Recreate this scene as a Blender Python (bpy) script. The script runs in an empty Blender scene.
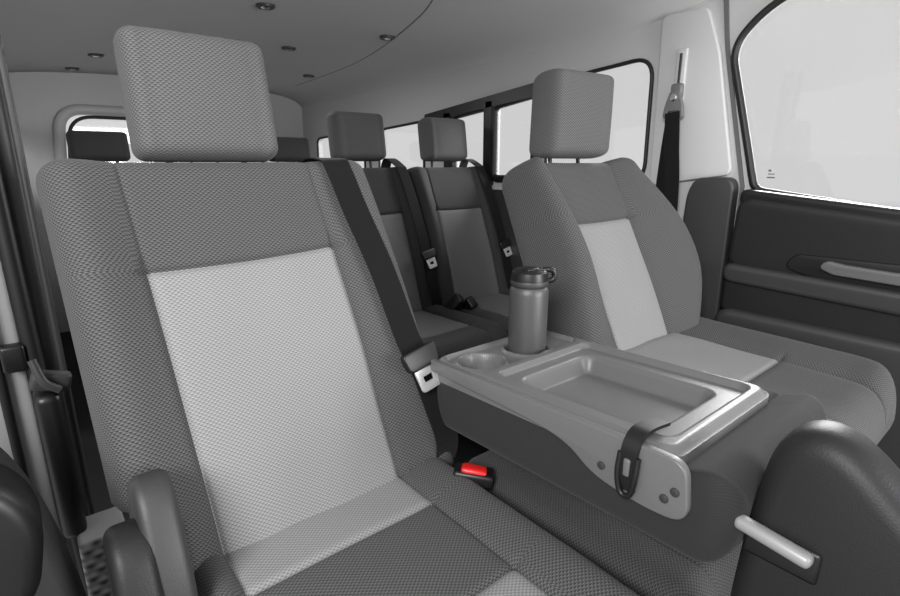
import bpy, bmesh, math
from mathutils import Vector, Matrix, Euler, noise
S=bpy.context.scene
COL=S.collection
S.view_settings.view_transform='Standard'

# ---------------------------------------------------------------- materials
def new_mat(name):
    m=bpy.data.materials.new(name); m.use_nodes=True
    nt=m.node_tree; b=nt.nodes['Principled BSDF']
    return m,nt,b
def g3(v): return (v,v,v,1) if not isinstance(v,tuple) else (*v,1)
def plastic(name,v,rough=.5,metal=0,grain=.0,gs=400,spec=.5):
    m,nt,b=new_mat(name)
    b.inputs['Base Color'].default_value=g3(v)
    b.inputs['Roughness'].default_value=rough
    b.inputs['Metallic'].default_value=metal
    b.inputs['Specular IOR Level'].default_value=spec
    if grain>0:
        tc=nt.nodes.new('ShaderNodeTexCoord'); n=nt.nodes.new('ShaderNodeTexNoise')
        n.inputs['Scale'].default_value=gs; n.inputs['Detail'].default_value=2
        nt.links.new(tc.outputs['Object'],n.inputs['Vector'])
        bu=nt.nodes.new('ShaderNodeBump'); bu.inputs['Strength'].default_value=grain
        bu.inputs['Distance'].default_value=.001
        nt.links.new(n.outputs['Fac'],bu.inputs['Height'])
        nt.links.new(bu.outputs['Normal'],b.inputs['Normal'])
    return m
def fabric(name,lo,hi,p=.011,q=.0085,bump=.6,coord='UV',axes=(0,1)):
    m,nt,b=new_mat(name)
    N=nt.nodes; L=nt.links
    tc=N.new('ShaderNodeTexCoord'); sp=N.new('ShaderNodeSeparateXYZ')
    L.new(tc.outputs[coord],sp.inputs[0])
    def M(op,a,bv=None):
        n=N.new('ShaderNodeMath'); n.operation=op
        for i,x in enumerate((a,bv)):
            if x is None: continue
            if isinstance(x,(int,float)): n.inputs[i].default_value=x
            else: L.new(x,n.inputs[i])
        return n.outputs[0]
    U=sp.outputs[axes[0]];Vv=sp.outputs[axes[1]]
    sx=M('SINE',M('MULTIPLY',U,2*math.pi/p))
    sy=M('SINE',M('MULTIPLY',Vv,2*math.pi/q))
    pr=M('MULTIPLY',sx,sy)
    rows=M('MULTIPLY',M('SINE',M('MULTIPLY',Vv,4*math.pi/q)),.45)
    h=M('ADD',M('MULTIPLY',M('ADD',pr,rows),.5),.5)
    no=N.new('ShaderNodeTexNoise'); no.inputs['Scale'].default_value=900; no.inputs['Detail'].default_value=1
    L.new(tc.outputs[coord],no.inputs['Vector'])
    h2=M('ADD',M('MULTIPLY',h,.8),M('MULTIPLY',no.outputs['Fac'],.25))
    mx=N.new('ShaderNodeMix'); mx.data_type='RGBA'
    mx.inputs[6].default_value=g3(lo); mx.inputs[7].default_value=g3(hi)
    L.new(h2,mx.inputs[0]); L.new(mx.outputs[2],b.inputs['Base Color'])
    b.inputs['Roughness'].default_value=.9
    b.inputs['Specular IOR Level'].default_value=.12
    b.inputs['Sheen Weight'].default_value=.08
    bu=N.new('ShaderNodeBump'); bu.inputs['Strength'].default_value=bump
    bu.inputs['Distance'].default_value=.0012
    L.new(h2,bu.inputs['Height']); L.new(bu.outputs['Normal'],b.inputs['Normal'])
    return m
F_DARK=fabric('fabric_dark',.018,.14,.0086,.0068)
F_LIGHT=fabric('fabric_light',.13,.345,.0086,.0068,.45)
F_MID=fabric('fabric_headrest',.04,.175,.0086,.0068)
F_KNIT=fabric('fabric_knit',.018,.08,.008,.006)
F_KNIT2=fabric('fabric_rear',.016,.068,.008,.006)
F_PLAIN=fabric('fabric_plain',.022,.036,.004,.004,.25)
F_MIDL=fabric('fabric_rear_insert',.07,.20)
F_TREAD=fabric('tread_plate_metal',.06,.5,.03,.03,.8,'Object',(0,2))
P_BLACK=plastic('plastic_black',.008,.4)
P_DARK=plastic('plastic_dark',.016,.5,grain=.3,spec=.35)
P_DARK2=plastic('plastic_charcoal',.036,.5,grain=.3)
P_MID=plastic('plastic_grey',.135,.38,grain=.2)
P_TRAY=plastic('plastic_tray',.125,.38,grain=.2)
P_LIGHT=plastic('plastic_light_trim',.52,.6,grain=.15)
HEAD=plastic('headliner_cloth',.56,.9,grain=.3,gs=700,spec=.2)
PAINT=plastic('painted_metal',.35,.3)
RUBBER=plastic('rubber_seal',.006,.5)
WEB=fabric('seat_belt_webbing',.005,.012,.003,.003,.3)
CHROME=plastic('polished_metal',.8,.22,1)
SATIN=plastic('satin_silver',.68,.35,.5)
HANDLE=plastic('handle_grey',.34,.4,.2)
RED=plastic('red_button',(.8,.02,.02),.35)
BOTTLE=plastic('bottle_powder_coat',.065,.36,grain=.3,gs=900)
FLOORM=plastic('floor_carpet',.02,.95,grain=.8,gs=300)
def glass():
    m,nt,b=new_mat('window_glass'); N=nt.nodes; L=nt.links
    N.remove(b); o=N['Material Output']
    t=N.new('ShaderNodeBsdfTransparent'); t.inputs[0].default_value=(.95,.95,.95,1)
    gl=N.new('ShaderNodeBsdfGlossy'); gl.inputs['Roughness'].default_value=.03
    mi=N.new('ShaderNodeMixShader'); mi.inputs[0].default_value=.05
    L.new(t.outputs[0],mi.inputs[1]); L.new(gl.outputs[0],mi.inputs[2]); L.new(mi.outputs[0],o.inputs[0])
    return m
GLASS=glass()

# ---------------------------------------------------------------- helpers
def empty(name,loc):
    e=bpy.data.objects.new(name,None); e.location=loc; e.empty_display_size=.05
    COL.objects.link(e); return e
def obj(name,me,parent=None):
    o=bpy.data.objects.new(name,me); COL.objects.link(o)
    if parent:
        me.transform(Matrix.Translation(-Vector(parent.location)))
        o.parent=parent
    return o
def smooth(me,f=True):
    for p in me.polygons: p.use_smooth=f
def autosmooth(me,ang=35):
    for p in me.polygons: p.use_smooth=True
    try: me.set_sharp_from_angle(angle=math.radians(ang))
    except Exception: pass
def mesh_from(verts,faces,name):
    me=bpy.data.meshes.new(name); me.from_pydata([tuple(v) for v in verts],[],faces); me.update(); return me
def rbox(name,c,size,bev,mat,parent=None,rot=(0,0,0),seg=3):
    bm=bmesh.new(); bmesh.ops.create_cube(bm,size=1)
    bmesh.ops.scale(bm,vec=size,verts=bm.verts)
    if bev>0: bmesh.ops.bevel(bm,geom=bm.edges[:],offset=bev,segments=seg,profile=.5,affect='EDGES')
    bmesh.ops.transform(bm,matrix=Matrix.Translation(c)@Euler(rot).to_matrix().to_4x4(),verts=bm.verts)
    me=bpy.data.meshes.new(name); bm.to_mesh(me); bm.free(); autosmooth(me,40); me.materials.append(mat)
    return obj(name,me,parent)
def lathe(name,c,prof,mat,parent=None,n=48,axis='Z'):
    vs=[];fs=[]
    for r,z in prof:
        for k in range(n):
            a=2*math.pi*k/n
            p=(r*math.cos(a),r*math.sin(a),z)
            if axis=='X': p=(p[2],p[0],p[1])
            if axis=='Y': p=(p[1],p[2],p[0])
            vs.append((c[0]+p[0],c[1]+p[1],c[2]+p[2]))
    for i in range(len(prof)-1):
        for k in range(n):
            fs.append((i*n+k,i*n+(k+1)%n,(i+1)*n+(k+1)%n,(i+1)*n+k))
    fs.append(tuple(reversed(range(n)))); fs.append(tuple(range((len(prof)-1)*n,len(prof)*n)))
    me=mesh_from(vs,fs,name); autosmooth(me,38); me.materials.append(mat)
    return obj(name,me,parent)
def roundpoly(pts,r,n=7):
    out=[];m=len(pts)
    for i in range(m):
        P=Vector(pts[i][:2]);A=Vector(pts[i-1][:2]);B=Vector(pts[(i+1)%m][:2])
        rr=pts[i][2] if len(pts[i])>2 else r
        if rr<=0: out.append(tuple(P)); continue
        da=min(rr,(A-P).length*.48); db=min(rr,(B-P).length*.48)
        a=P+(A-P).normalized()*da; b=P+(B-P).normalized()*db
        for k in range(n+1):
            t=k/n; q=(1-t)**2*a+2*t*(1-t)*P+t*t*b; out.append((q.x,q.y))
    return out
def plate(name,outer,holes,mapf,thick,mat,parent=None,bev=0):
    cu=bpy.data.curves.new(name,'CURVE'); cu.dimensions='2D'; cu.fill_mode='BOTH'
    cu.extrude=thick/2; cu.bevel_depth=bev; cu.bevel_resolution=3
    for pl in [outer]+holes:
        sp=cu.splines.new('POLY'); sp.points.add(len(pl)-1)
        for i,p in enumerate(pl): sp.points[i].co=(p[0],p[1],0,1)
        sp.use_cyclic_u=True
    o=bpy.data.objects.new(name+'_c',cu); COL.objects.link(o)
    dg=bpy.context.evaluated_depsgraph_get(); dg.update()
    me=bpy.data.meshes.new_from_object(o.evaluated_get(dg))
    bpy.data.objects.remove(o); bpy.data.curves.remove(cu)
    for v in me.vertices: v.co=Vector(mapf(*v.co))
    me.update()
    bm=bmesh.new(); bm.from_mesh(me); bmesh.ops.remove_doubles(bm,verts=bm.verts,dist=1e-5)
    bmesh.ops.recalc_face_normals(bm,faces=bm.faces); bm.to_mesh(me); bm.free()
    me.materials.clear(); me.materials.append(mat); me.name=name; autosmooth(me,30)
    return obj(name,me,parent)
def YZ(X): return lambda a,b,c:(X+c,a,b)
def XZ(Y): return lambda a,b,c:(a,Y-c,b)
def tube(name,pts,r,mat,parent=None,cyclic=False,res=3):
    cu=bpy.data.curves.new(name,'CURVE'); cu.dimensions='3D'; cu.bevel_depth=r; cu.bevel_resolution=res; cu.use_fill_caps=True
    sp=cu.splines.new('POLY'); sp.points.add(len(pts)-1)
    for i,p in enumerate(pts): sp.points[i].co=(*p,1)
    sp.use_cyclic_u=cyclic
    o=bpy.data.objects.new(name+'_c',cu); COL.objects.link(o)
    dg=bpy.context.evaluated_depsgraph_get(); dg.update()
    me=bpy.data.meshes.new_from_object(o.evaluated_get(dg))
    bpy.data.objects.remove(o); bpy.data.curves.remove(cu)
    me.materials.clear(); me.materials.append(mat); me.name=name; smooth(me)
    return obj(name,me,parent)
def catmull(P,n=8):
    P=[Vector(p) for p in P]; Q=[P[0]*2-P[1]]+P+[P[-1]*2-P[-2]]; out=[]
    for i in range(1,len(Q)-2):
        a,b,c,d=Q[i-1:i+3]
        for k in range(n):
            t=k/n
            out.append(.5*((2*b)+(c-a)*t+(2*a-5*b+4*c-d)*t*t+(3*b-a-3*c+d)*t**3))
    out.append(P[-1]); return out
def ribbon(name,pts,w,nrm,mat,parent=None,th=.0025,n=8):
    P=catmull(pts,n); nrm=Vector(nrm).normalized(); vs=[];fs=[];uv=[]
    acc=0
    for i,p in enumerate(P):
        t=(P[min(i+1,len(P)-1)]-P[max(i-1,0)]).normalized()
        s=t.cross(nrm).normalized(); nn=s.cross(t).normalized()
        if i: acc+=(P[i]-P[i-1]).length
        for a,b in ((-.5,0),(.5,0),(.5,1),(-.5,1)):
            vs.append(p+s*w*a+nn*th*b); uv.append((a*w,acc))
    for i in range(len(P)-1):
        for k in range(4):
            a=i*4+k;b=i*4+(k+1)%4
            fs.append((a,b,b+4,a+4))
    fs.append((3,2,1,0)); e=(len(P)-1)*4; fs.append((e,e+1,e+2,e+3))
    me=mesh_from(vs,fs,name); ul=me.uv_layers.new(name='UV')
    for l in me.loops: ul.data[l.index].uv=uv[l.vertex_index]
    me.materials.append(mat)
    bm=bmesh.new(); bm.from_mesh(me); bmesh.ops.recalc_face_normals(bm,faces=bm.faces); bm.to_mesh(me); bm.free()
    return obj(name,me,parent)
def ep(e,r,p=2.3):
    if r<=0: return 1
    k=1-min(max(e/r,0),1)
    return max(0,1-k**p)**(1/p)
def sm(a,b,x):
    t=min(max((x-a)/(b-a),0),1); return t*t*(3-2*t)
def interp(x,xs,ys):
    if x<=xs[0]: return ys[0]
    for i in range(len(xs)-1):
        if x<=xs[i+1]:
            t=(x-xs[i])/(xs[i+1]-xs[i]); return ys[i]+(ys[i+1]-ys[i])*t
    return ys[-1]
def axis(L,r,step,seams=()):
    vals=set()
    n=8
    for k in range(n+1):
        e=r*(1-math.cos(k/n*math.pi/2)); vals.add(round(e,5)); vals.add(round(L-e,5))
    m=max(2,int((L-2*r)/step))
    for k in range(m+1): vals.add(round(r+(L-2*r)*k/m,5))
    vals=sorted(vals)
    hard=[]
    for s in seams: hard+= [s-.009,s-.0045,s-.002,s,s+.002,s+.0045,s+.009]
    out=[v for v in vals if all(abs(v-h)>.004 for h in hard)]
    return sorted(set(out+hard))
def pillow(name,us,vs,P,F,B,frame,mats,matf,parent=None):
    nu,nv=len(us),len(vs)
    V=[];idxF={};idxB={}
    grid=[[None]*nv for _ in us]
    for i,u in enumerate(us):
        for j,v in enumerate(vs):
            x,s=P(u,v); p=Vector(frame(x,s,F(u,v,x,s)))
            grid[i][j]=p; idxF[i,j]=len(V); V.append(p)
    gb=[[None]*nv for _ in us]
    for i,u in enumerate(us):
        for j,v in enumerate(vs):
            if i in(0,nu-1) or j in(0,nv-1): idxB[i,j]=idxF[i,j]; gb[i][j]=grid[i][j]
            else:
                x,s=P(u,v); p=Vector(frame(x,s,B(u,v,x,s))); idxB[i,j]=len(V); V.append(p); gb[i][j]=p
    def uvs(g):
        uc=[[0]*nv for _ in us]; vc=[[0]*nv for _ in us]; ci=nu//2; cj=nv//2
        for j in range(nv):
            uc[ci][j]=P(us[ci],vs[j])[0]
            for i in range(ci+1,nu): uc[i][j]=uc[i-1][j]+(g[i][j]-g[i-1][j]).length
            for i in range(ci-1,-1,-1): uc[i][j]=uc[i+1][j]-(g[i][j]-g[i+1][j]).length
        for i in range(nu):
            vc[i][cj]=P(us[i],vs[cj])[1]
            for j in range(cj+1,nv): vc[i][j]=vc[i][j-1]+(g[i][j]-g[i][j-1]).length
            for j in range(cj-1,-1,-1): vc[i][j]=vc[i][j+1]-(g[i][j]-g[i][j+1]).length
        return uc,vc
    fs=[];ms=[];uv=[]
    for g,idx,flip in((grid,idxF,0),(gb,idxB,1)):
        uc,vc=uvs(g)
        for i in range(nu-1):
            for j in range(nv-1):
                q=[(i,j),(i+1,j),(i+1,j+1),(i,j+1)]
                if flip:q=q[::-1]
                fs.append([idx[k] for k in q]); uv+= [(uc[a][b],vc[a][b]) for a,b in q]
                ms.append(matf((us[i]+us[i+1])/2,(vs[j]+vs[j+1])/2,flip))
    me=mesh_from(V,fs,name)
    ul=me.uv_layers.new(name='UV')
    for k,c in enumerate(uv): ul.data[k].uv=c
    for m in mats: me.materials.append(m)
    for k,p in enumerate(me.polygons): p.material_index=ms[k]; p.use_smooth=True
    bm=bmesh.new(); bm.from_mesh(me); bmesh.ops.recalc_face_normals(bm,faces=bm.faces); bm.to_mesh(me); bm.free()
    return obj(name,me,parent)
def groove(d,w=.004,a=.004): return -a*math.exp(-(d/w)**2)
def rnd_inset(v,L,R,bot=True):
    r=0
    if v>L-R: t=(v-(L-R))/R; r=R*(1-math.sqrt(max(0,1-t*t)))
    if bot and v<R: t=(R-v)/R; r=max(r,R*(1-math.sqrt(max(0,1-t*t))))
    return r

# ---------------------------------------------------------------- seats
def tongue(parent,c,nrm,down,scale=1):
    n=Vector(nrm).normalized(); d=Vector(down).normalized(); s=d.cross(n).normalized(); c=Vector(c)
    def mf(a,b,z): p=c+s*a*scale+d*b*scale+n*(z*scale+.008); return tuple(p)
    plate('belt_tongue_grip',roundpoly([(-.034,-.012),(.034,-.012),(.03,.018),(-.03,.018)],.008),[],mf,.008,P_BLACK,parent,bev=.003)
    plate('belt_tongue_plate',roundpoly([(-.023,.010,0),(.023,.010,0),(.020,.060),(-.020,.060)],.006),
        [roundpoly([(-.011,.034),(.011,.034),(.010,.046),(-.010,.046)],.002)],mf,.003,SATIN,parent,bev=.0006)

def make_seat(name,pr):
    th=pr['th']; st,ct=math.sin(th),math.cos(th); Yb,zb=pr['Yb'],pr['zb']; h=pr['h']
    W=pr['W']; T=pr['T']
    e=empty(name,(pr['cx'],Yb,0))
    def frame(x,s,d): return (x,Yb+s*st-d*ct,zb+s*ct+d*st)
    xl=lambda v:interp(v,[0,h],[pr['xl'][0],pr['xl'][1]])
    xr=lambda v:interp(v,[0,h],[pr['xr'][0],pr['xr'][1]])
    il=lambda v:interp(v,[0,h],[pr['il'][0],pr['il'][1]])
    ir=lambda v:interp(v,[0,h],[pr['ir'][0],pr['ir'][1]])
    a=pr['ua'];b=pr['ub']; sa=pr['sa']; R=pr.get('R',.03); bow=pr.get('bow',.015)
    us=axis(W,.045,pr.get('step',.012),(a,b)); vs=axis(h,.04,pr.get('step',.012),(sa,))
    flare=pr.get('flare',lambda v:(0,0))
    def P(u,v):
        t=(u/W-.5)*2
        s=interp(v,[0,sa,h],[0,sa-bow*(1-t*t)+bow*.5+pr.get('tiltseam',0)*t,h])
        ins=rnd_inset(s,h,R,False)
        fl,fr=flare(s/h)
        L=xl(s)+ins-fl; Rr=xr(s)-ins+fr
        x=interp(u,[0,a,b,W],[L,max(il(s),L+.02),min(ir(s),Rr-.02),Rr])
        return x,s
    bh=pr['bh']
    def surf(u,v,x,s):
        e1=ep(min(u,W-u),.05,2.2)*ep(min(v,h-v),.035,2.4)
        d=T*e1-T
        o=max(a-u,u-b,0); wd=(a if u<a else W-b)
        if o>0:
            d+=bh*math.sin(min(o/wd,1)*math.pi*.62)**1.2*(.35+.65*math.sin(math.pi*min(s/h*.9+.05,1)))*min(1,e1*1.5)
        d+=pr.get('lumb',.012)*math.sin(math.pi*s/h)*e1
        d+=.005*noise.noise(Vector((x*9,s*6,pr['cx'])))*e1
        if v<=sa+.02:
            g=min(abs(u-a),abs(u-b)); d+=groove(g,.0045,.008)
        else:
            g=min(abs(u-a),abs(u-b)); d+=groove(g,.003,.004)
        if a-.01<u<b+.01: d+=groove(abs(v-sa),.0045,.008)
        return d
    def front(x,s,off=.0):
        v=s; u=W/2
        for _ in range(4):
            lo,hi=0,W
            for _ in range(24):
                m=(lo+hi)/2
                if P(m,v)[0]<x: lo=m
                else: hi=m
            u=(lo+hi)/2
            v=min(h,max(0,v+(s-P(u,v)[1])))
        return frame(x,s,surf(u,v,x,s)+off)
    def back(u,v,x,s): return -T-pr.get('Tb',.05)*ep(min(u,W-u),.06)*ep(min(v,h-v),.06)
    def mf(u,v,fl):
        if fl: return 0
        if a<u<b: return 1 if v<sa else 2
        return 0
    pillow('backrest',us,vs,P,surf,back,frame,[pr['md'],pr['ml'],pr['mt']],mf,e)
    hw,hh,hc=pr['hw'],pr['hh'],pr['hc']; th2=pr.get('hth',.2); s2,c2=math.sin(th2),math.cos(th2)
    yw=pr.get('hyaw',0)
    def hf(x,s,d):
        X,Y,Z=x,s*s2-d*c2,s*c2+d*s2
        return (hc[0]+X*math.cos(yw)-Y*math.sin(yw),hc[1]+X*math.sin(yw)+Y*math.cos(yw),hc[2]+Z)
    hT=pr.get('hT',.05); R2=pr.get('hR',.022)
    us2=axis(hw,.03,.014); vs2=axis(hh,.03,.014)
    def hP(u,v):
        ins=rnd_inset(v,hh,R2,True); k=interp(v,[0,hh],[pr.get('hbot',1),pr.get('htop',1)]); t=(u/hw-.5)
        return t*(hw*k-2*ins)+pr.get('hshear',0)*v,v
    def hF(u,v,x,s): 
        return hT*ep(min(u,hw-u),.028,2.8)*ep(min(v,hh-v),.03,2.8)+.010*math.cos((u/hw-.5)*math.pi)*math.sin(v/hh*math.pi)+groove(min(abs(u-.03),abs(hw-.03-u)),.003,.0025)
    def hB(u,v,x,s): return -hT*ep(min(u,hw-u),.03,2.6)*ep(min(v,hh-v),.035,2.6)
    pillow('headrest',us2,vs2,hP,hF,hB,hf,[pr['mh']],lambda u,v,f:0,e)
    for k in(-1,1):
        x=hc[0]+k*hw*.27
        tube('headrest_post_%d'%(1 if k<0 else 2),[(x,hc[1]+.02,hc[2]+.04),(x,hc[1]+.01,hc[2]-.04)],.006,P_BLACK,e)
    C=pr['cush']
    if C:
        cx0,cx1,y0,y1,z=C['x0'],C['x1'],C['y0'],C['y1'],C['z']; cW=cx1-cx0; cL=y0-y1
        ca,cb=C['a']-cx0,C['b']-cx0; s1=y0-C['s1']; s2_=y0-C['s2'] if C['s2'] is not None else None
        seams=(s1,) if s2_ is None else (s1,s2_)
        us3=axis(cW,.05,pr.get('step',.012),(ca,cb)); vs3=axis(cL,.05,pr.get('step',.012),seams)
        H=C.get('H',.07); slope=C.get('slope',.05)
        def cf(x,s,d): return (x,y0-s,z+d+slope*s)
        Rf=C.get('R',.09)
        def cP(u,v):
            ins=rnd_inset(v,cL,Rf,False); t=u/cW
            return cx0+ins+(cW-2*ins)*t,v
        def cF(u,v,x,s):
            e1=ep(min(u,cW-u),.055,2.2)*ep(min(v+.03,cL-v),.07,2.2)
            d=H*e1-H
            o=max(ca-u,u-cb,0); wd=(ca if u<ca else cW-cb)
            if o>0 and wd>.02: d+=C.get('bh',.022)*math.sin(min(o/wd,1)*math.pi*.7)*e1
            d+=groove(min(abs(u-ca),abs(u-cb)),.0045,.006)
            if ca-.01<u<cb+.01:
                for q in seams: d+=groove(abs(v-q),.0045,.006)
            d+=.003*noise.noise(Vector((x*8,s*8,3)))
            return d
        def cB(u,v,x,s): return -H-.06*ep(min(u,cW-u),.05)*ep(min(v+.03,cL-v),.06)
        def cm(u,v,f):
            if f: return 0
            if ca<u<cb:
                if v<s1: return 1
                if s2_ is not None and v>s2_: return 1
                return 2
            return 0
        pillow('seat_cushion',us3,vs3,cP,cF,cB,cf,[pr['md'],pr['ml'],pr.get('mc2',pr['md'])],cm,e)
    return e,frame,front

TH=.3805
left,fr,fL=make_seat('front_seat',dict(cx=.32,th=TH,Yb=.745,zb=.36,h=.705,W=.57,T=.06,
    xl=(.045,.03),xr=(.650,.592),il=(.17,.135),ir=(.505,.462),ua=.11,ub=.43,sa=.515,bh=.035,lumb=.008,
    flare=lambda t:(-.055*(1-sm(.17,.24,t)),0),
    tiltseam=.012,
    md=F_DARK,ml=F_LIGHT,mt=F_DARK,mh=F_MID,hw=.245,hh=.215,hc=(.293,1.05,1.003),hth=.14,hT=.052,hbot=1.0,htop=.97,hshear=-.02,
    cush=dict(x0=.10,x1=.618,y0=.84,y1=.20,z=.40,a=.168,b=.505,s1=.66,s2=.455,H=.07,slope=.0)))
right,fr2,fR=make_seat('front_seat',dict(cx=1.24,th=.42,Yb=.70,zb=.45,h=.618,W=.52,T=.06,
    xl=(1.0,1.02),xr=(1.54,1.49),il=(1.205,1.10),ir=(1.45,1.405),ua=.14,ub=.40,sa=.43,bh=.085,lumb=.01,
    flare=lambda t:(0,.115*math.sin(math.pi*min(1,t*1.1))**1.2 if t<.9 else 0),R=.05,
    md=F_DARK,ml=F_LIGHT,mt=F_DARK,mh=F_MID,hw=.235,hh=.232,hc=(1.248,.975,1.013),hth=.07,hT=.06,hshear=.10,hyaw=-.08,
    cush=dict(x0=1.03,x1=1.63,y0=.74,y1=.19,z=.51,a=1.19,b=1.47,s1=.43,s2=None,H=.08,slope=-.02,R=.13,bh=.03)))
rbox('seat_base',(.37,.52,.15),(.48,.52,.29),.03,P_DARK,left)
rbox('seat_base',(1.34,.50,.19),(.50,.46,.37),.03,P_DARK,right)

n_back=(0,-math.cos(TH),math.sin(TH))
pts=[(.512,1.125,.93),(.514,1.09,1.000),fL(.514,.695,.004),fL(.516,.67,.006),fL(.525,.58,.007),fL(.545,.45,.008),fL(.562,.32,.008),fL(.576,.25,.010)]
ribbon('belt_webbing_upper',pts,.056,n_back,WEB,left)
pts=[fL(.576,.27,.012),fL(.594,.17,.010),fL(.607,.08,.008),fL(.612,.0,.03)]
ribbon('belt_webbing_lower',pts,.058,n_back,WEB,left)
tongue(left,fL(.570,.265,.022),n_back,(.18,-.33,-.9),1.15)
plate('recliner_cover_inner',roundpoly([(.60,.12),(.83,.12),(.84,.44),(.79,.555),(.735,.58),(.68,.48)],.045),[],YZ(.083),.022,P_DARK2,left,bev=.014)
plate('recliner_cover_outer',roundpoly([(.60,.12),(.84,.12),(.84,.38),(.78,.50),(.70,.535),(.655,.43)],.05),[],YZ(.045),.022,P_DARK,left,bev=.014)

bk=empty('seat_belt_buckle',(.605,.66,.42))
rbox('buckle_body',(.605,.660,.410),(.046,.078,.028),.007,P_BLACK,bk,rot=(.1,.1,.75))
rbox('release_button',(.604,.657,.423),(.030,.050,.016),.006,RED,bk,rot=(.12,.1,.75))

def simple_pillow(name,x0,x1,y0,y1,z0,z1,mat,parent=None,r=.05,R=.03,seams=(),crown=.0):
    W=x1-x0;L=y0-y1;H=(z1-z0)/2;zm=(z0+z1)/2
    us=axis(W,r,.015,[q-x0 for q in seams]);vs=axis(L,r,.015)
    def P(u,v):
        ins=rnd_inset(v,L,R,True); return x0+ins+(W-2*ins)*u/W,v
    f=lambda u,v:ep(min(u,W-u),r)*ep(min(v,L-v),r)
    return pillow(name,us,vs,P,lambda u,v,x,s:H*f(u,v)+crown*math.sin(math.pi*u/W)+sum(groove(abs(x-q),.003,.004) for q in seams),lambda u,v,x,s:-H*f(u,v),
        lambda x,s,d:(x,y0-s,zm+d),[mat],lambda u,v,f:0,parent)
cc=empty('center_seat_cushion',(.82,.5,.4))
simple_pillow('center_cushion',.622,1.02,.74,.24,.28,.405,F_KNIT,cc,r=.04,seams=(.72,))
rbox('cushion_base',(.82,.49,.15),(.36,.44,.28),.03,P_DARK,cc)

# ---------------------------------------------------------------- folded console
con=empty('folded_center_console',(.785,.48,.56))
def cz(y): return interp(y,[.2,.75],[.626,.604])
W=.385;L=.595
us=axis(W,.03,.010);vs=axis(L,.04,.010,(.515,))
def P(u,v):
    ins=rnd_inset(v,L,.04,True); return .598+ins+(W-2*ins)*u/W,v
def body_top(u,v,x,s):
    d=.060*ep(min(u,W-u),.022,2.8)*ep(min(v,L-v),.045,2.4)+.010*sm(.52,.56,s)+groove(abs(s-.515),.004,.005)
    # hollow under the moulded tray
    m=sm(.012,.024,u)*(1-sm(.308,.320,u))*sm(.012,.026,v)*(1-sm(.492,.504,v))
    return d-.075*m
pillow('folded_backrest_body',us,vs,P,body_top,
    lambda u,v,x,s:-.064*ep(min(u,W-u),.025,3)*ep(min(v,L-v),.05),
    lambda x,s,d:(x,.79-s,cz(.79-s)-.066+d),[F_PLAIN],lambda u,v,f:0,con)
X0,X1,Y0,Y1=.600,.930,.272,.79
def rr(x,y,x0,x1,y0,y1,r):
    cx,cy=(x0+x1)/2,(y0+y1)/2; dx=abs(x-cx)-(x1-x0)/2+r; dy=abs(y-cy)-(y1-y0)/2+r
    return math.hypot(max(dx,0),max(dy,0))+min(max(dx,dy),0)-r
CUPS=((.672,.712),(.800,.708))
def hz(x,y):
    z=cz(y)+.016
    z-=.010*(1-sm(0,.016,-(rr(x,y,X0,X1,Y0,Y1,.03))))
    d=rr(x,y,.636,.908,.298,.638,.02); z-=.012*sm(0,.005,-d)
    d=rr(x,y,.658,.872,.332,.608,.03); z-=.032*sm(0,.022,-d)
    d=rr(x,y,.612,.915,.654,.775,.03); z-=.010*sm(0,.005,-d)
    for cx,cy in CUPS:
        d=math.hypot(x-cx,y-cy)-.046; z-=.05*sm(0,.006,-d)
        z+=.006*math.exp(-((d-.004)/.004)**2)
    return z
nx,ny=112,170
vs_=[];fs_=[]
def plan(x,y):
    r=.03; cx=min(max(x,X0+r),X1-r); cy=min(max(y,Y0+r),Y1-r)
    dx,dy=x-cx,y-cy
    if dx and dy:
        m=max(abs(dx),abs(dy)); l=math.hypot(dx,dy); k=m/l
        return cx+dx*k,cy+dy*k
    return x,y
for i in range(nx+1):
    for j in range(ny+1):
        x=X0+(X1-X0)*i/nx;y=Y0+(Y1-Y0)*j/ny
        x,y=plan(x,y)
        vs_.append((x,y,hz(x,y)))
N1=(ny+1)
for i in range(nx):
    for j in range(ny):
        a=i*N1+j; fs_.append((a,a+N1,a+N1+1,a+1))
bord=[i*N1 for i in range(nx+1)]+[nx*N1+j for j in range(1,ny+1)]+[i*N1+ny for i in range(nx-1,-1,-1)]+[j for j in range(ny-1,0,-1)]
base=len(vs_)
for k in bord:
    x,y,z=vs_[k]; vs_.append((x,y,z-.034))
m=len(bord)
for k in range(m): fs_.append((bord[k],base+k,base+(k+1)%m,bord[(k+1)%m]))
me=mesh_from(vs_,fs_,'tray_top'); autosmooth(me,60); me.materials.append(P_MID); me.materials.append(P_TRAY)
for p in me.polygons:
    c=p.center
    if rr(c.x,c.y,.664,.866,.338,.602,.025)<0 and p.index<nx*ny: p.material_index=1
obj('tray_top',me,con)
sidep=roundpoly([(.775,.618,.004),(.775,.602,.01),(.50,.600,.05),(.43,.592,.04),(.385,.562,.03),(.30,.553,.03),(.245,.560,.025),(.255,.636,.02),(.30,.636,.004)],.01)
plate('side_plate_left',sidep,[],YZ(.594),.008,P_MID,con,bev=.003)
for y,z in((.37,.582),(.275,.580),(.262,.596),(.335,.568)):
    lathe('side_plate_screw',(.588,y,z),[(.006,0),(.006,-.003),(.004,-.004)],P_DARK2,con,16,'X')
ribbon('strap_webbing',[(.66,.325,.643),(.62,.325,.648),(.598,.325,.646),(.584,.325,.630),(.580,.325,.595),(.583,.325,.57)],.024,(-1,0,.8),P_BLACK,con,th=.005)
tube('strap_hook',catmull([(.580,.338,.622),(.576,.338,.595),(.576,.334,.570),(.576,.325,.562),(.576,.316,.570),(.576,.312,.595),(.580,.312,.622)],6),.004,P_BLACK,con)
rbox('strap_clip',(.577,.325,.605),(.008,.010,.026),.003,P_MID,con)

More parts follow.
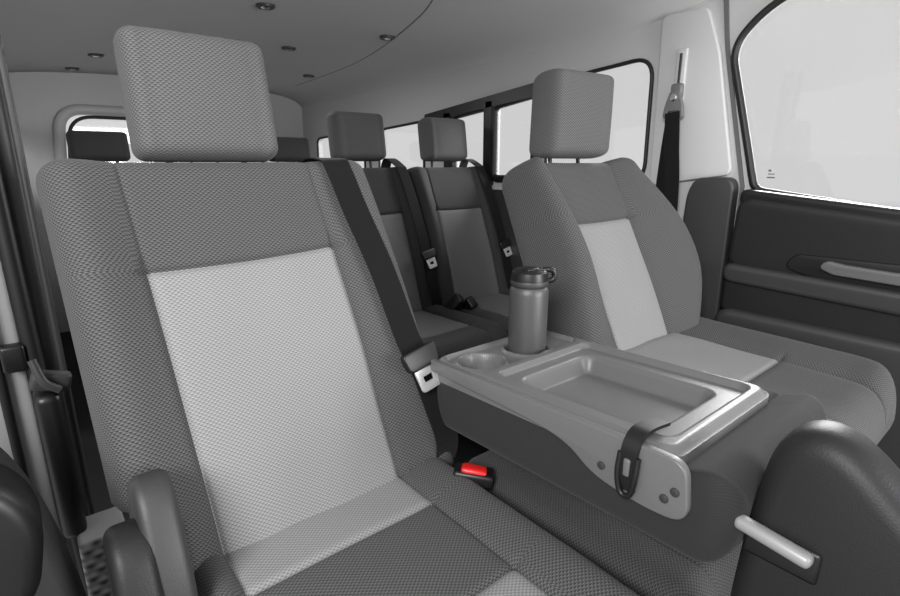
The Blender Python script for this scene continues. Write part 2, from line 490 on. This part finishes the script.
# ---------------------------------------------------------------- bottle
bx,by,bz=.800,.708,.572
bo=empty('water_bottle',(bx,by,bz))
lathe('bottle_body',(bx,by,bz),[(.0,.0),(.034,.0),(.038,.004),(.0405,.02),(.0405,.166),(.039,.176),(.035,.181)],BOTTLE,bo)
lathe('bottle_lid',(bx,by,bz+.181),[(.035,0),(.038,.001),(.039,.006),(.038,.020),(.036,.030),(.030,.035),(.0,.036)],P_BLACK,bo)
lathe('bottle_band',(bx,by,bz+.183),[(.0385,.0),(.0395,.003),(.0395,.008),(.0385,.011)],P_DARK2,bo)
tube('bottle_handle',catmull([(bx+.028,by-.012,bz+.212),(bx+.040,by-.024,bz+.213),(bx+.046,by-.028,bz+.203),(bx+.043,by-.026,bz+.192),(bx+.033,by-.018,bz+.190)],6),.006,P_BLACK,bo)
rbox('bottle_spout_cap',(bx-.004,by-.004,bz+.215),(.034,.024,.010),.004,P_BLACK,bo)

# ---------------------------------------------------------------- storage box ahead of the console
sb=empty('center_storage_box',(.67,.09,.45))
plate('box_body',roundpoly([(-.30,.0),(.12,.0),(.160,.20),(.174,.44,.05),(.170,.58,.05),(.158,.672,.04),(.125,.682,.04),(.03,.60,.10),(-.30,.38)],.03),[],lambda a,b,c:(.678+c-(.60-b)*.10,a,b),.02,P_DARK,sb,bev=.028)
rbox('handle_recess',(.637,.152,.553),(.012,.080,.04),.005,P_BLACK,sb,rot=(0,.1,0))
rbox('box_pull_handle',(.625,.160,.570),(.020,.085,.017),.007,HANDLE,sb,rot=(.08,0,-.05))

# ---------------------------------------------------------------- rear seats
def rear(cx,Y,z0=.40,w=.44,belt=True,ml=None,mh=None,hh=.185,hw=.225):
    pr=dict(cx=cx,th=.36,Yb=Y-.22,zb=z0,h=.635,W=w,T=.06,xl=(cx-w/2,cx-w/2+.01),xr=(cx+w/2,cx+w/2-.02),
        il=(cx-.13,cx-.13),ir=(cx+.13,cx+.13),ua=w/2-.13,ub=w/2+.13,sa=.43,bh=.03,step=.02,bow=.01,
        md=F_KNIT2,ml=ml or F_MIDL,mt=F_KNIT2,mh=mh or F_DARK,hw=hw,hh=hh,hc=(cx+.01,Y+.045,1.008),hth=.13,hT=.05,
        cush=dict(x0=cx-w/2,x1=cx+w/2,y0=Y-.14,y1=Y-.64,z=z0+.02,a=cx-.13,b=cx+.13,s1=Y-.50,s2=None,H=.07,slope=.02,R=.04))
    e,f,ff=make_seat('rear_seat',pr)
    if belt:
        nn=(0,-math.cos(.36),math.sin(.36))
        xr=cx+w/2-.05
        ribbon('belt_webbing',[(xr,Y+.12,.93),(xr,Y+.08,1.015),ff(xr,.628,.012),ff(xr,.6,.004),ff(xr+.005,.5,.005),ff(xr+.008,.3,.005),ff(xr+.01,.12,.006),f(xr+.02,.0,.02)],.048,nn,WEB,e)
        tongue(e,ff(xr+.008,.24,.010),nn,(.2,-.3,-.9))
    return e
r1=rear(1.085,1.85); r2=rear(1.525,1.85)
rbox('bench_base',(1.09,1.58,.16),(.40,.40,.31),.02,P_DARK,r1); rbox('bench_base',(1.51,1.58,.16),(.40,.40,.31),.02,P_DARK,r2)
rbox('buckle_stalk',(1.28,1.52,.455),(.035,.05,.09),.008,P_BLACK,r1,rot=(.6,.3,0))
rbox('buckle_stalk_2',(1.34,1.50,.45),(.035,.05,.07),.008,P_BLACK,r1,rot=(.9,-.3,0))
for x in(.34,.80,1.26): rear(x,2.95,belt=False,mh=F_PLAIN,hh=.135,hw=.24)

# ---------------------------------------------------------------- shell
XR=1.75
floor=mesh_from([(-.06,-.8,0),(XR+.05,-.8,0),(XR+.05,3.9,0),(-.06,3.9,0)],[(0,1,2,3)],'floor')
floor.materials.append(FLOORM); obj('floor',floor)
w2=roundpoly([(1.025,.93),(1.48,.93),(1.48,1.315),(1.03,1.35)],.075)
w3=roundpoly([(1.545,.93),(1.79,.93),(1.79,1.25),(1.545,1.28)],.03)
w4=roundpoly([(1.84,.93),(2.08,.93),(2.08,1.225),(1.84,1.25)],.03)
w5=roundpoly([(2.33,.93),(2.78,.93),(2.78,1.19),(2.33,1.215)],.05)
w6=roundpoly([(2.95,.93),(3.6,.93),(3.6,1.17),(2.95,1.19)],.05)
plate('wall_right',[(.70,0),(3.85,0),(3.85,1.44),(.83,1.50),(.805,1.44),(.785,1.33),(.74,1.15),(.69,.93)],[w2,w3,w4,w5,w6],YZ(XR+.015),.03,P_LIGHT)
for i,w in enumerate((w2,w3,w4,w5,w6)):
    e=empty('window_%d'%(i+2),(XR,w[0][0],1.1))
    tube('window_seal',[(XR-.004,a,b) for a,b in w],.007 if i in(0,3,4) else .018,RUBBER,e,cyclic=True)
    plate('window_pane',w,[],YZ(XR+.02),.004,GLASS,e)
e=empty('trim_1',(XR,1.8,1.28))
plate('sliding_window_header',roundpoly([(1.50,1.27),(2.30,1.205),(2.30,1.245),(1.50,1.325)],.01),[],YZ(XR-.012),.02,P_BLACK,e)
plate('sliding_window_post',[(2.09,.9),(2.14,.9),(2.14,1.24),(2.09,1.24)],[],YZ(XR-.012),.02,P_BLACK,e)
plate('sliding_window_post_2',[(1.795,.9),(1.835,.9),(1.835,1.27),(1.795,1.27)],[],YZ(XR-.012),.02,P_BLACK,e)
plate('side_lower_trim',[(1.0,.0),(3.8,.0),(3.8,.88),(1.0,.88)],[],YZ(XR-.008),.012,P_DARK2,e)

prof=[(-.10,1.40),(-.085,1.44),(-.05,1.475),(.02,1.505),(.15,1.53),(.4,1.55),(.785,1.56),(1.2,1.55),(1.5,1.53),(1.65,1.505),(1.72,1.475),(1.755,1.44),(1.765,1.40)]
cp=catmull([(a,0,b) for a,b in prof],4)
def cdz(y): return -.05*sm(1.2,3.85,y)+.09*(1-sm(.55,1.15,y))
vs_=[];fs_=[];ys=[.35+.1*i for i in range(36)]
for y in ys:
    dz=cdz(y)
    for p in cp: vs_.append((p.x,y,p.z+dz))
n=len(cp)
for i in range(len(ys)-1):
    for k in range(n-1): fs_.append((i*n+k,i*n+k+1,(i+1)*n+k+1,(i+1)*n+k))
me=mesh_from(vs_,fs_,'ceiling'); smooth(me); me.materials.append(HEAD)
ceil=obj('ceiling',me); so=ceil.modifiers.new('s','SOLIDIFY'); so.thickness=.03; so.offset=1
def ceil_z(x,y):
    for i in range(len(cp)-1):
        if cp[i].x<=x<=cp[i+1].x:
            t=(x-cp[i].x)/(cp[i+1].x-cp[i].x); return cp[i].z+(cp[i+1].z-cp[i].z)*t+cdz(y)
    return 1.5
for x,y in((.81,2.02),(1.36,2.07),(.42,3.2),(1.45,3.05),(.36,3.65),(1.25,3.6),(.38,1.9),(1.12,2.55),(1.0,3.45)):
    z=ceil_z(x,y)
    e=empty('ceiling_downlight',(x,y,z))
    lathe('light_bezel',(x,y,z-.006),[(.0,.008),(.034,.008),(.031,-.002),(.022,-.004),(.019,.0),(.0,.0)],P_DARK2,e,28)
    lathe('light_lens',(x,y,z-.008),[(.0,.004),(.018,.003),(.015,-.002),(.0,-.004)],CHROME,e,24)
tp=catmull([(.95,1.05,0),(1.10,1.35,0),(1.30,1.75,0),(1.48,2.5,0),(1.52,3.4,0)],10)
tube('trim_2',[(p.x,p.y,ceil_z(p.x,p.y)+.001) for p in tp],.003,P_MID)

hw=roundpoly([(.22,.75),(1.48,.75),(1.42,1.30),(.28,1.30)],.12)
plate('wall_back',[(-.1,0),(1.77,0),(1.77,1.53),(-.1,1.53)],[hw],XZ(3.85),.03,P_LIGHT)
e=empty('window_1',(.85,3.85,1.0))
tube('hatch_trim',[(a,3.82,b) for a,b in hw],.03,P_LIGHT,e,cyclic=True)
tube('hatch_seal',[(a,3.80,b) for a,b in roundpoly([(.26,.75),(1.44,.75),(1.38,1.26),(.32,1.26)],.12)],.010,RUBBER,e,cyclic=True)
plate('window_pane',hw,[],XZ(3.86),.004,GLASS,e)
plate('wall_left',[(1.22,0),(3.85,0),(3.85,1.46),(1.22,1.46)],[roundpoly([(1.6,.93),(2.4,.93),(2.4,1.25),(1.6,1.28)],.05),roundpoly([(2.6,.93),(3.5,.93),(3.5,1.2),(2.6,1.24)],.05)],YZ(-.075),.03,P_LIGHT)

# left B pillar seen through the open door
bp=empty('door_pillar',(-.05,1.2,.7))
rbox('pillar_inner_trim',(.004,1.235,.80),(.03,.05,1.6),.012,P_DARK2,bp)
rbox('pillar_painted_face',(-.11,1.235,.80),(.16,.05,1.6),.01,PAINT,bp)
tube('pillar_weather_seal',catmull([(-.02,1.17,1.6),(-.022,1.19,1.2),(-.02,1.19,.8),(-.012,1.17,.4),(.0,1.15,.0)],8),.014,RUBBER,bp)
tube('pillar_seal_outer',[(-.07,1.20,1.6),(-.07,1.20,.0)],.008,RUBBER,bp)
tube('pillar_seal_inner',[(.022,1.20,1.6),(.022,1.20,.0)],.006,P_DARK2,bp)
rbox('door_striker',(-.045,1.18,.66),(.035,.03,.05),.006,P_BLACK,bp)
rbox('sill_tread_plate',(.03,1.12,.16),(.08,.10,.30),.008,F_TREAD,bp)
rbox('belt_retractor_cover',(-.01,1.15,.45),(.04,.08,.30),.015,P_BLACK,bp)
rbox('latch_bracket',(.0,1.13,.62),(.06,.03,.035),.008,P_DARK2,bp,rot=(0,.3,0))
tube('latch_lever',catmull([(-.02,1.11,.67),(-.01,1.10,.63),(.01,1.10,.61)],6),.007,P_DARK2,bp)
dl=empty('door_2',(-.3,.8,.5))
plate('door_inner_panel',roundpoly([(-.75,.0),(-.045,.0),(-.03,.35,.08),(-.06,.58,.1),(-.12,.70,.1),(-.75,.74)],.04),[],XZ(.80),.07,P_DARK2,dl,bev=.025)
plate('door_grab',roundpoly([(-.30,.52),(-.07,.50),(-.05,.60,.04),(-.09,.66,.04),(-.3,.68)],.03),[],XZ(.74),.05,P_BLACK,dl,bev=.02)

# ---------------------------------------------------------------- right door
dr=empty('door_1',(XR,.2,.5))
win=roundpoly([(.655,.92,.03),(.72,1.15,.1),(.775,1.34,.06),(.68,1.44,.08),(.3,1.56,.1),(-.7,1.62,.0),(-.7,.755,.0)],.04)
plate('door_frame',[(.69,.0),(.69,.93),(.74,1.15),(.785,1.33),(.805,1.44),(.83,1.68),(-.8,1.68),(-.8,.0)],[win],YZ(XR+.015),.03,P_LIGHT,dr)
tube('door_window_seal',[(XR-.004,a,b) for a,b in win],.011,RUBBER,dr,cyclic=True)
plate('door_window_pane',win,[],YZ(XR+.02),.004,GLASS,dr)
plate('door_gap_seal',roundpoly([(.70,.0,0),(.697,.93,0),(.75,1.15,.05),(.795,1.34,.05),(.82,1.5,0),(.805,1.5,0),(.783,1.34,.05),(.738,1.15,.05),(.685,.93,0),(.685,.0,0)],0),[],YZ(XR-.002),.008,P_MID,dr)
def panel(name,poly,x,th,mat,bev,r=.03): return plate(name,roundpoly(poly,r),[],YZ(x),th,mat,dr,bev=bev)
panel('upper_trim_pad',[(.66,.885),(.672,.70),(-.7,.64),(-.7,.755)],XR-.03,.02,P_DARK,.018,.03)
panel('trim_top_ledge',[(.665,.912),(.665,.888),(-.7,.752),(-.7,.780)],XR-.03,.02,P_BLACK,.012,.008)
panel('armrest_shelf',[(.675,.685),(.672,.655),(-.7,.60),(-.7,.64)],XR-.05,.03,P_DARK2,.014,.012)
panel('middle_trim',[(.675,.655),(.675,.555),(-.7,.545),(-.7,.61)],XR-.035,.03,P_DARK,.012,.01)
panel('lower_map_pocket',[(.675,.54),(.66,.02),(-.7,.02),(-.7,.53)],XR-.045,.05,P_DARK2,.018,.03)
panel('armrest_recess',[(.50,.745),(.52,.71),(.40,.68),(.0,.67),(-.05,.75)],XR-.052,.01,P_BLACK,.006,.02)
panel('pull_handle',[(.42,.738),(.43,.724),(.40,.712),(.0,.696),(.0,.715),(.38,.732)],XR-.070,.012,P_TRAY,.005,.008)
rbox('glass_marking',(XR+.012,.62,.958),(.001,.022,.004),0,P_MID,dr)
rbox('glass_marking_2',(XR+.012,.62,.968),(.001,.018,.003),0,P_MID,dr)
rbox('glass_marking_3',(XR+.012,.625,.978),(.001,.008,.006),0,P_MID,dr)

pb=empty('pillar_trim',(XR,.88,.7))
plate('lower_pillar_cover',roundpoly([(.705,.02),(.88,.02),(.838,.90),(.82,.945),(.72,.95),(.708,.93)],.02),[],YZ(XR-.02),.03,P_DARK2,pb,bev=.008)
plate('upper_pillar_cover',roundpoly([(.73,.97),(.99,.93),(.995,1.25),(1.0,1.46),(.86,1.46),(.81,1.33)],.02),[],YZ(XR-.006),.012,P_LIGHT,pb,bev=.006)
be=empty('seat_belt',(XR-.04,.93,1.1))
rbox('height_adjuster_rail',(XR-.02,.92,1.27),(.012,.035,.17),.005,P_LIGHT,be)
rbox('adjuster_slot',(XR-.028,.92,1.29),(.004,.008,.10),.001,P_DARK2,be)
rbox('adjuster_knob',(XR-.03,.92,1.225),(.02,.04,.05),.008,P_MID,be)
plate('belt_guide_loop',roundpoly([(.885,1.145),(.95,1.145),(.945,1.18),(.93,1.225),(.905,1.225),(.89,1.18)],.01),[roundpoly([(.893,1.152),(.941,1.152),(.936,1.166),(.898,1.166)],.004)],YZ(XR-.045),.008,P_MID,be,bev=.003)
ribbon('belt_webbing',[(XR-.05,.918,1.160),(XR-.056,.905,1.05),(XR-.056,.89,.9),(XR-.054,.885,.6),(XR-.054,.885,.2)],.05,(-1,0,0),WEB,be)
ribbon('belt_webbing_rear',[(XR-.042,.918,1.160),(XR-.04,.93,1.0),(XR-.04,.94,.7),(XR-.04,.94,.3)],.045,(-1,0,0),WEB,be)
lathe('belt_anchor_bolt',(XR-.05,.918,1.205),[(.0,0),(.011,0),(.011,-.006),(.008,-.009),(.0,-.009)],CHROME,be,20,'X')

# ---------------------------------------------------------------- light & camera
w=bpy.data.worlds.new('World'); S.world=w; w.use_nodes=True
bg=w.node_tree.nodes['Background']; bg.inputs[0].default_value=(1,1,1,1); bg.inputs[1].default_value=.74
def area(name,loc,tgt,size,e):
    l=bpy.data.lights.new(name,'AREA'); l.energy=e; l.shape='RECTANGLE'; l.size=size; l.size_y=size
    o=bpy.data.objects.new(name,l); o.location=loc
    o.rotation_euler=(Vector(tgt)-Vector(loc)).to_track_quat('-Z','Y').to_euler(); COL.objects.link(o)
area('added_fill_area',(-1.5,-.6,2.0),(.6,1.0,.7),.9,80)  # added unseen area light, front left, brightens and models the seats
area('added_fill_area',(1.3,-1.6,1.0),(1.2,2.0,1.5),1.0,55)  # added fill from the front, aimed up to lift the ceiling
area('added_fill_area',(3.4,1.2,1.7),(1.0,1.5,.8),1.4,190)  # added area light outside the right windows, side light for contrast
area('added_rear_fill',(.85,2.4,1.46),(.85,2.4,0),.35,6)  # unseen fill added under the ceiling to brighten the rear seats
cam=bpy.data.cameras.new('camera'); cam.sensor_width=36; cam.lens=20.8; cam.clip_start=.02
co=bpy.data.objects.new('camera',cam); COL.objects.link(co); S.camera=co
yaw=math.radians(39.6); p=math.radians(14.55)
d=Vector((math.sin(yaw)*math.cos(p),math.cos(yaw)*math.cos(p),-math.sin(p)))
co.location=(0,0,1.0); co.rotation_euler=d.to_track_quat('-Z','Y').to_euler()
